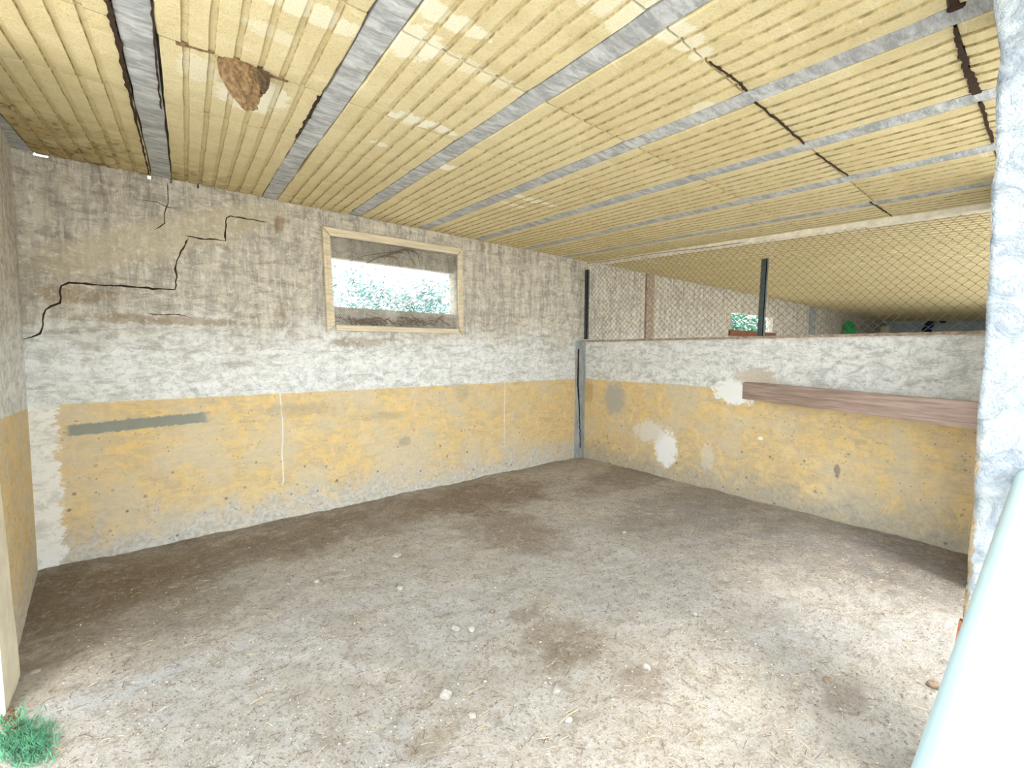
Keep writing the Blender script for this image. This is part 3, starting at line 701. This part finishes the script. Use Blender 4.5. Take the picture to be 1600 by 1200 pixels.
def reg_floor():
    while True:
        # denser close to the camera, where single grains show
        t = random.random(); x = random.uniform(-5.45, -.35); y = random.uniform(-4.2, -.04)
        if x > along(y)-.05: continue
        if random.random() < min(1, 1.8/((V((x, y, 0))-V((CAM.x, CAM.y, 0))).length)): return x, y
def mk_peb(bm, x, y, z):
    r = abs(random.gauss(0, .0018))+.0016
    M_ = Matrix.Translation((x, y, z+r*.3)) @ Matrix.Rotation(random.uniform(0, 6), 4, 'Z') @ Matrix.Diagonal((r*random.uniform(.8, 1.7), r, r*.7, 1))
    vs = [bm.verts.new(M_ @ V(p)) for p in ((1, 0, 0), (-.2, 1, .1), (-1, -.1, 0), (.1, -1, -.1), (0, .1, 1))]
    for a, b in ((0, 1), (1, 2), (2, 3), (3, 0)): bm.faces.new((vs[a], vs[b], vs[4]))
scatter('pale_gravel', 5000, MAT_GRAV, 'pale crumbs of stone and shell scattered over the dirt floor', 'gravel', mk_peb, reg_floor)
scatter('dark_crumbs', 16000, MAT_STONED, 'dark crumbs of dried soil scattered over the dirt floor', 'gravel', mk_peb, reg_floor)
def mk_straw(bm, x, y, z):
    L = random.uniform(.008, .055); an = random.uniform(0, 6.3); d = V((math.cos(an), math.sin(an), random.uniform(-.08, .15)))*L
    p = V((x, y, z+.003)); tube(bm, [p, p+d*.5+V((0, 0, .002)), p+d], random.uniform(.0006, .0014), 3, False)
scatter('straw', 2600, MAT_STRAW, 'short bits of pale straw lying on the dirt floor', 'straw', mk_straw, reg_floor)
scatter('twigs', 2600, MAT_STRAWD, 'short dark twigs and stalks lying on the dirt floor', 'twigs', mk_straw, reg_floor)
bm = bmesh.new(); a, b = fl(874, 1135), fl(902, 1114); tube(bm, [a+V((0, 0, .012)), (a+b)/2+V((0, 0, .02)), b+V((0, 0, .014))], .0022, 5)
tag(link('straw_stalk', bm, MAT_STRAW), 'single pale bent straw lying on the front floor', 'straw')

# grass tuft by the buttress
bm = bmesh.new()
for k in range(1500):
    px, py = random.gauss(38, 24), random.gauss(1163, 17)
    if px > 95: continue
    q = fl(max(px, -40), py); h = random.uniform(.012, .045); an = random.uniform(0, 6.3); dv = V((math.cos(an), math.sin(an), 0)); s_ = V((-dv.y, dv.x, 0))*.0016
    p = V((q.x, q.y, floor_h(q.x, q.y)-.003)); tip = p+dv*h*random.uniform(.3, 1)+V((0, 0, h)); md = p.lerp(tip, .55)+V((0, 0, h*.15))
    v = [bm.verts.new(t) for t in (p-s_, p+s_, md+s_, tip, md-s_)]; bm.faces.new(v)
tag(link('grass_tuft', bm, MAT_GRASS), 'small tuft of green grass at the foot of the cream buttress', 'grass', kind='stuff')
bm = bmesh.new()
for k in range(70):
    q = fl(random.gauss(17, 7), random.gauss(1134, 8)); r = random.uniform(.004, .010)
    M_ = Matrix.Translation((q.x, q.y, .006)) @ Matrix.Rotation(random.uniform(0, 3), 4, 'X') @ Matrix.Rotation(random.uniform(0, 6), 4, 'Z') @ Matrix.Diagonal((r*2, r, r*.3, 1))
    bmesh.ops.create_icosphere(bm, subdivisions=1, radius=1, matrix=M_)
tag(link('dead_leaves', bm, MAT_STRAWD), 'brown dead leaves between the cream buttress and green grass', 'debris', kind='stuff')

# ------------------------------------------------------------------ things beyond the fence
for px, py, w in ((1009, 431, .22), (1265, 480, .42)):
    q = bw(px, py); bm = bmesh.new(); box(bm, q.x, q.x+w, -.035, .0, -.1, 2.78); bmesh.ops.bevel(bm, geom=bm.edges[:], offset=.008, segments=1, affect='EDGES')
    link('pilaster', bm, MAT_BRICKTOP if px < 1100 else MAT_CEMENT, wall_back)
bm = bmesh.new(); box(bm, 4.60, 7.0, -.04, -.001, 1.86, 1.985); link('sill', bm, MAT_RUST, wall_back)
bm = bmesh.new(); box(bm, 17.3, 17.6, -.26, -.01, -.1, 2.55); tag(link('concrete_post', bm, MAT_LIP), 'narrow pale post in the far corner beyond the fence', 'post')
bm = bmesh.new(); q = hit(1462, 505, (1, 0, 0), 18.15)
for k in range(7):
    a = k/6; bmesh.ops.create_icosphere(bm, subdivisions=2, radius=.16-.05*a, matrix=Matrix.Translation(q+V((0, .25-.45*a, -.25+.5*math.sin(a*2.4)))))
roughen(bm, .05, 4)
tag(link('cloth_bundle', bm, MAT_BLUE), 'dark blue cloth hung on the far end wall', 'cloth')
bm = bmesh.new(); q = bw(1320, 516); 
for k in range(40):
    p = q+V((random.gauss(0, .25), -.12+random.uniform(-.06, .06), random.gauss(.0, .14))); bmesh.ops.create_icosphere(bm, subdivisions=1, radius=random.uniform(.04, .10), matrix=Matrix.Translation(p))
tag(link('green_plant', bm, MAT_GREENP), 'small bright green plant against the far rear wall', 'plant')
# trees outside behind the rear wall
def tree(base, h, spread, nleaf, leafr, mleaf, mbr, lab, name, zc, nbr=26, seed=1, thick=.02):
    rnd = random.Random(seed); t = tag(empty(name, base), lab, 'tree'); bmb = bmesh.new(); bml = bmesh.new()
    tube(bmb, [(0, 0, 0), (.05, .03, zc*.5), (0, 0, zc)], [thick*3, thick*2.4, thick*1.6], 6)
    for k in range(nbr):
        an = rnd.uniform(0, 6.3); st = V((0, 0, zc*rnd.uniform(.35, 1))); e = st+V((math.cos(an)*spread*rnd.uniform(.4, 1), math.sin(an)*spread*.5, rnd.uniform(-.1, .5)*h)); m_ = (st+e)/2+V((rnd.gauss(0, .1), 0, .15))
        tube(bmb, [st, m_, e], [thick, thick*.6, thick*.25], 4)
        for j in range(nleaf):
            f = rnd.uniform(.3, 1.05); c = st.lerp(e, f)+V((rnd.gauss(0, .14), rnd.gauss(0, .14), rnd.gauss(0, .14))); d_ = V((rnd.gauss(0, 1), rnd.gauss(0, 1), rnd.gauss(0, 1))).normalized(); s_ = d_.orthogonal().normalized()
            v = [bml.verts.new(c+w) for w in (-d_*leafr, s_*leafr*.3, d_*leafr, -s_*leafr*.3)]; bml.faces.new(v)
    link('branches', bmb, mbr, t); tag(link('foliage', bml, mleaf, t), kind='stuff')
tree((-1.45, 2.6, -.06), 1.2, 1.5, 130, .05, MAT_LEAF, MAT_BRANCH, 'pale tree seen washed out through the framed window', 'slender_tree', 2.6, 40, 3, .012)
tree((8.0, 1.6, -.06), 2.2, 2.2, 60, .10, MAT_LEAFD, MAT_BRANCH, 'dark green bush seen through the opening beyond the fence', 'leafy_bush', 2.3, 60, 5, .02)
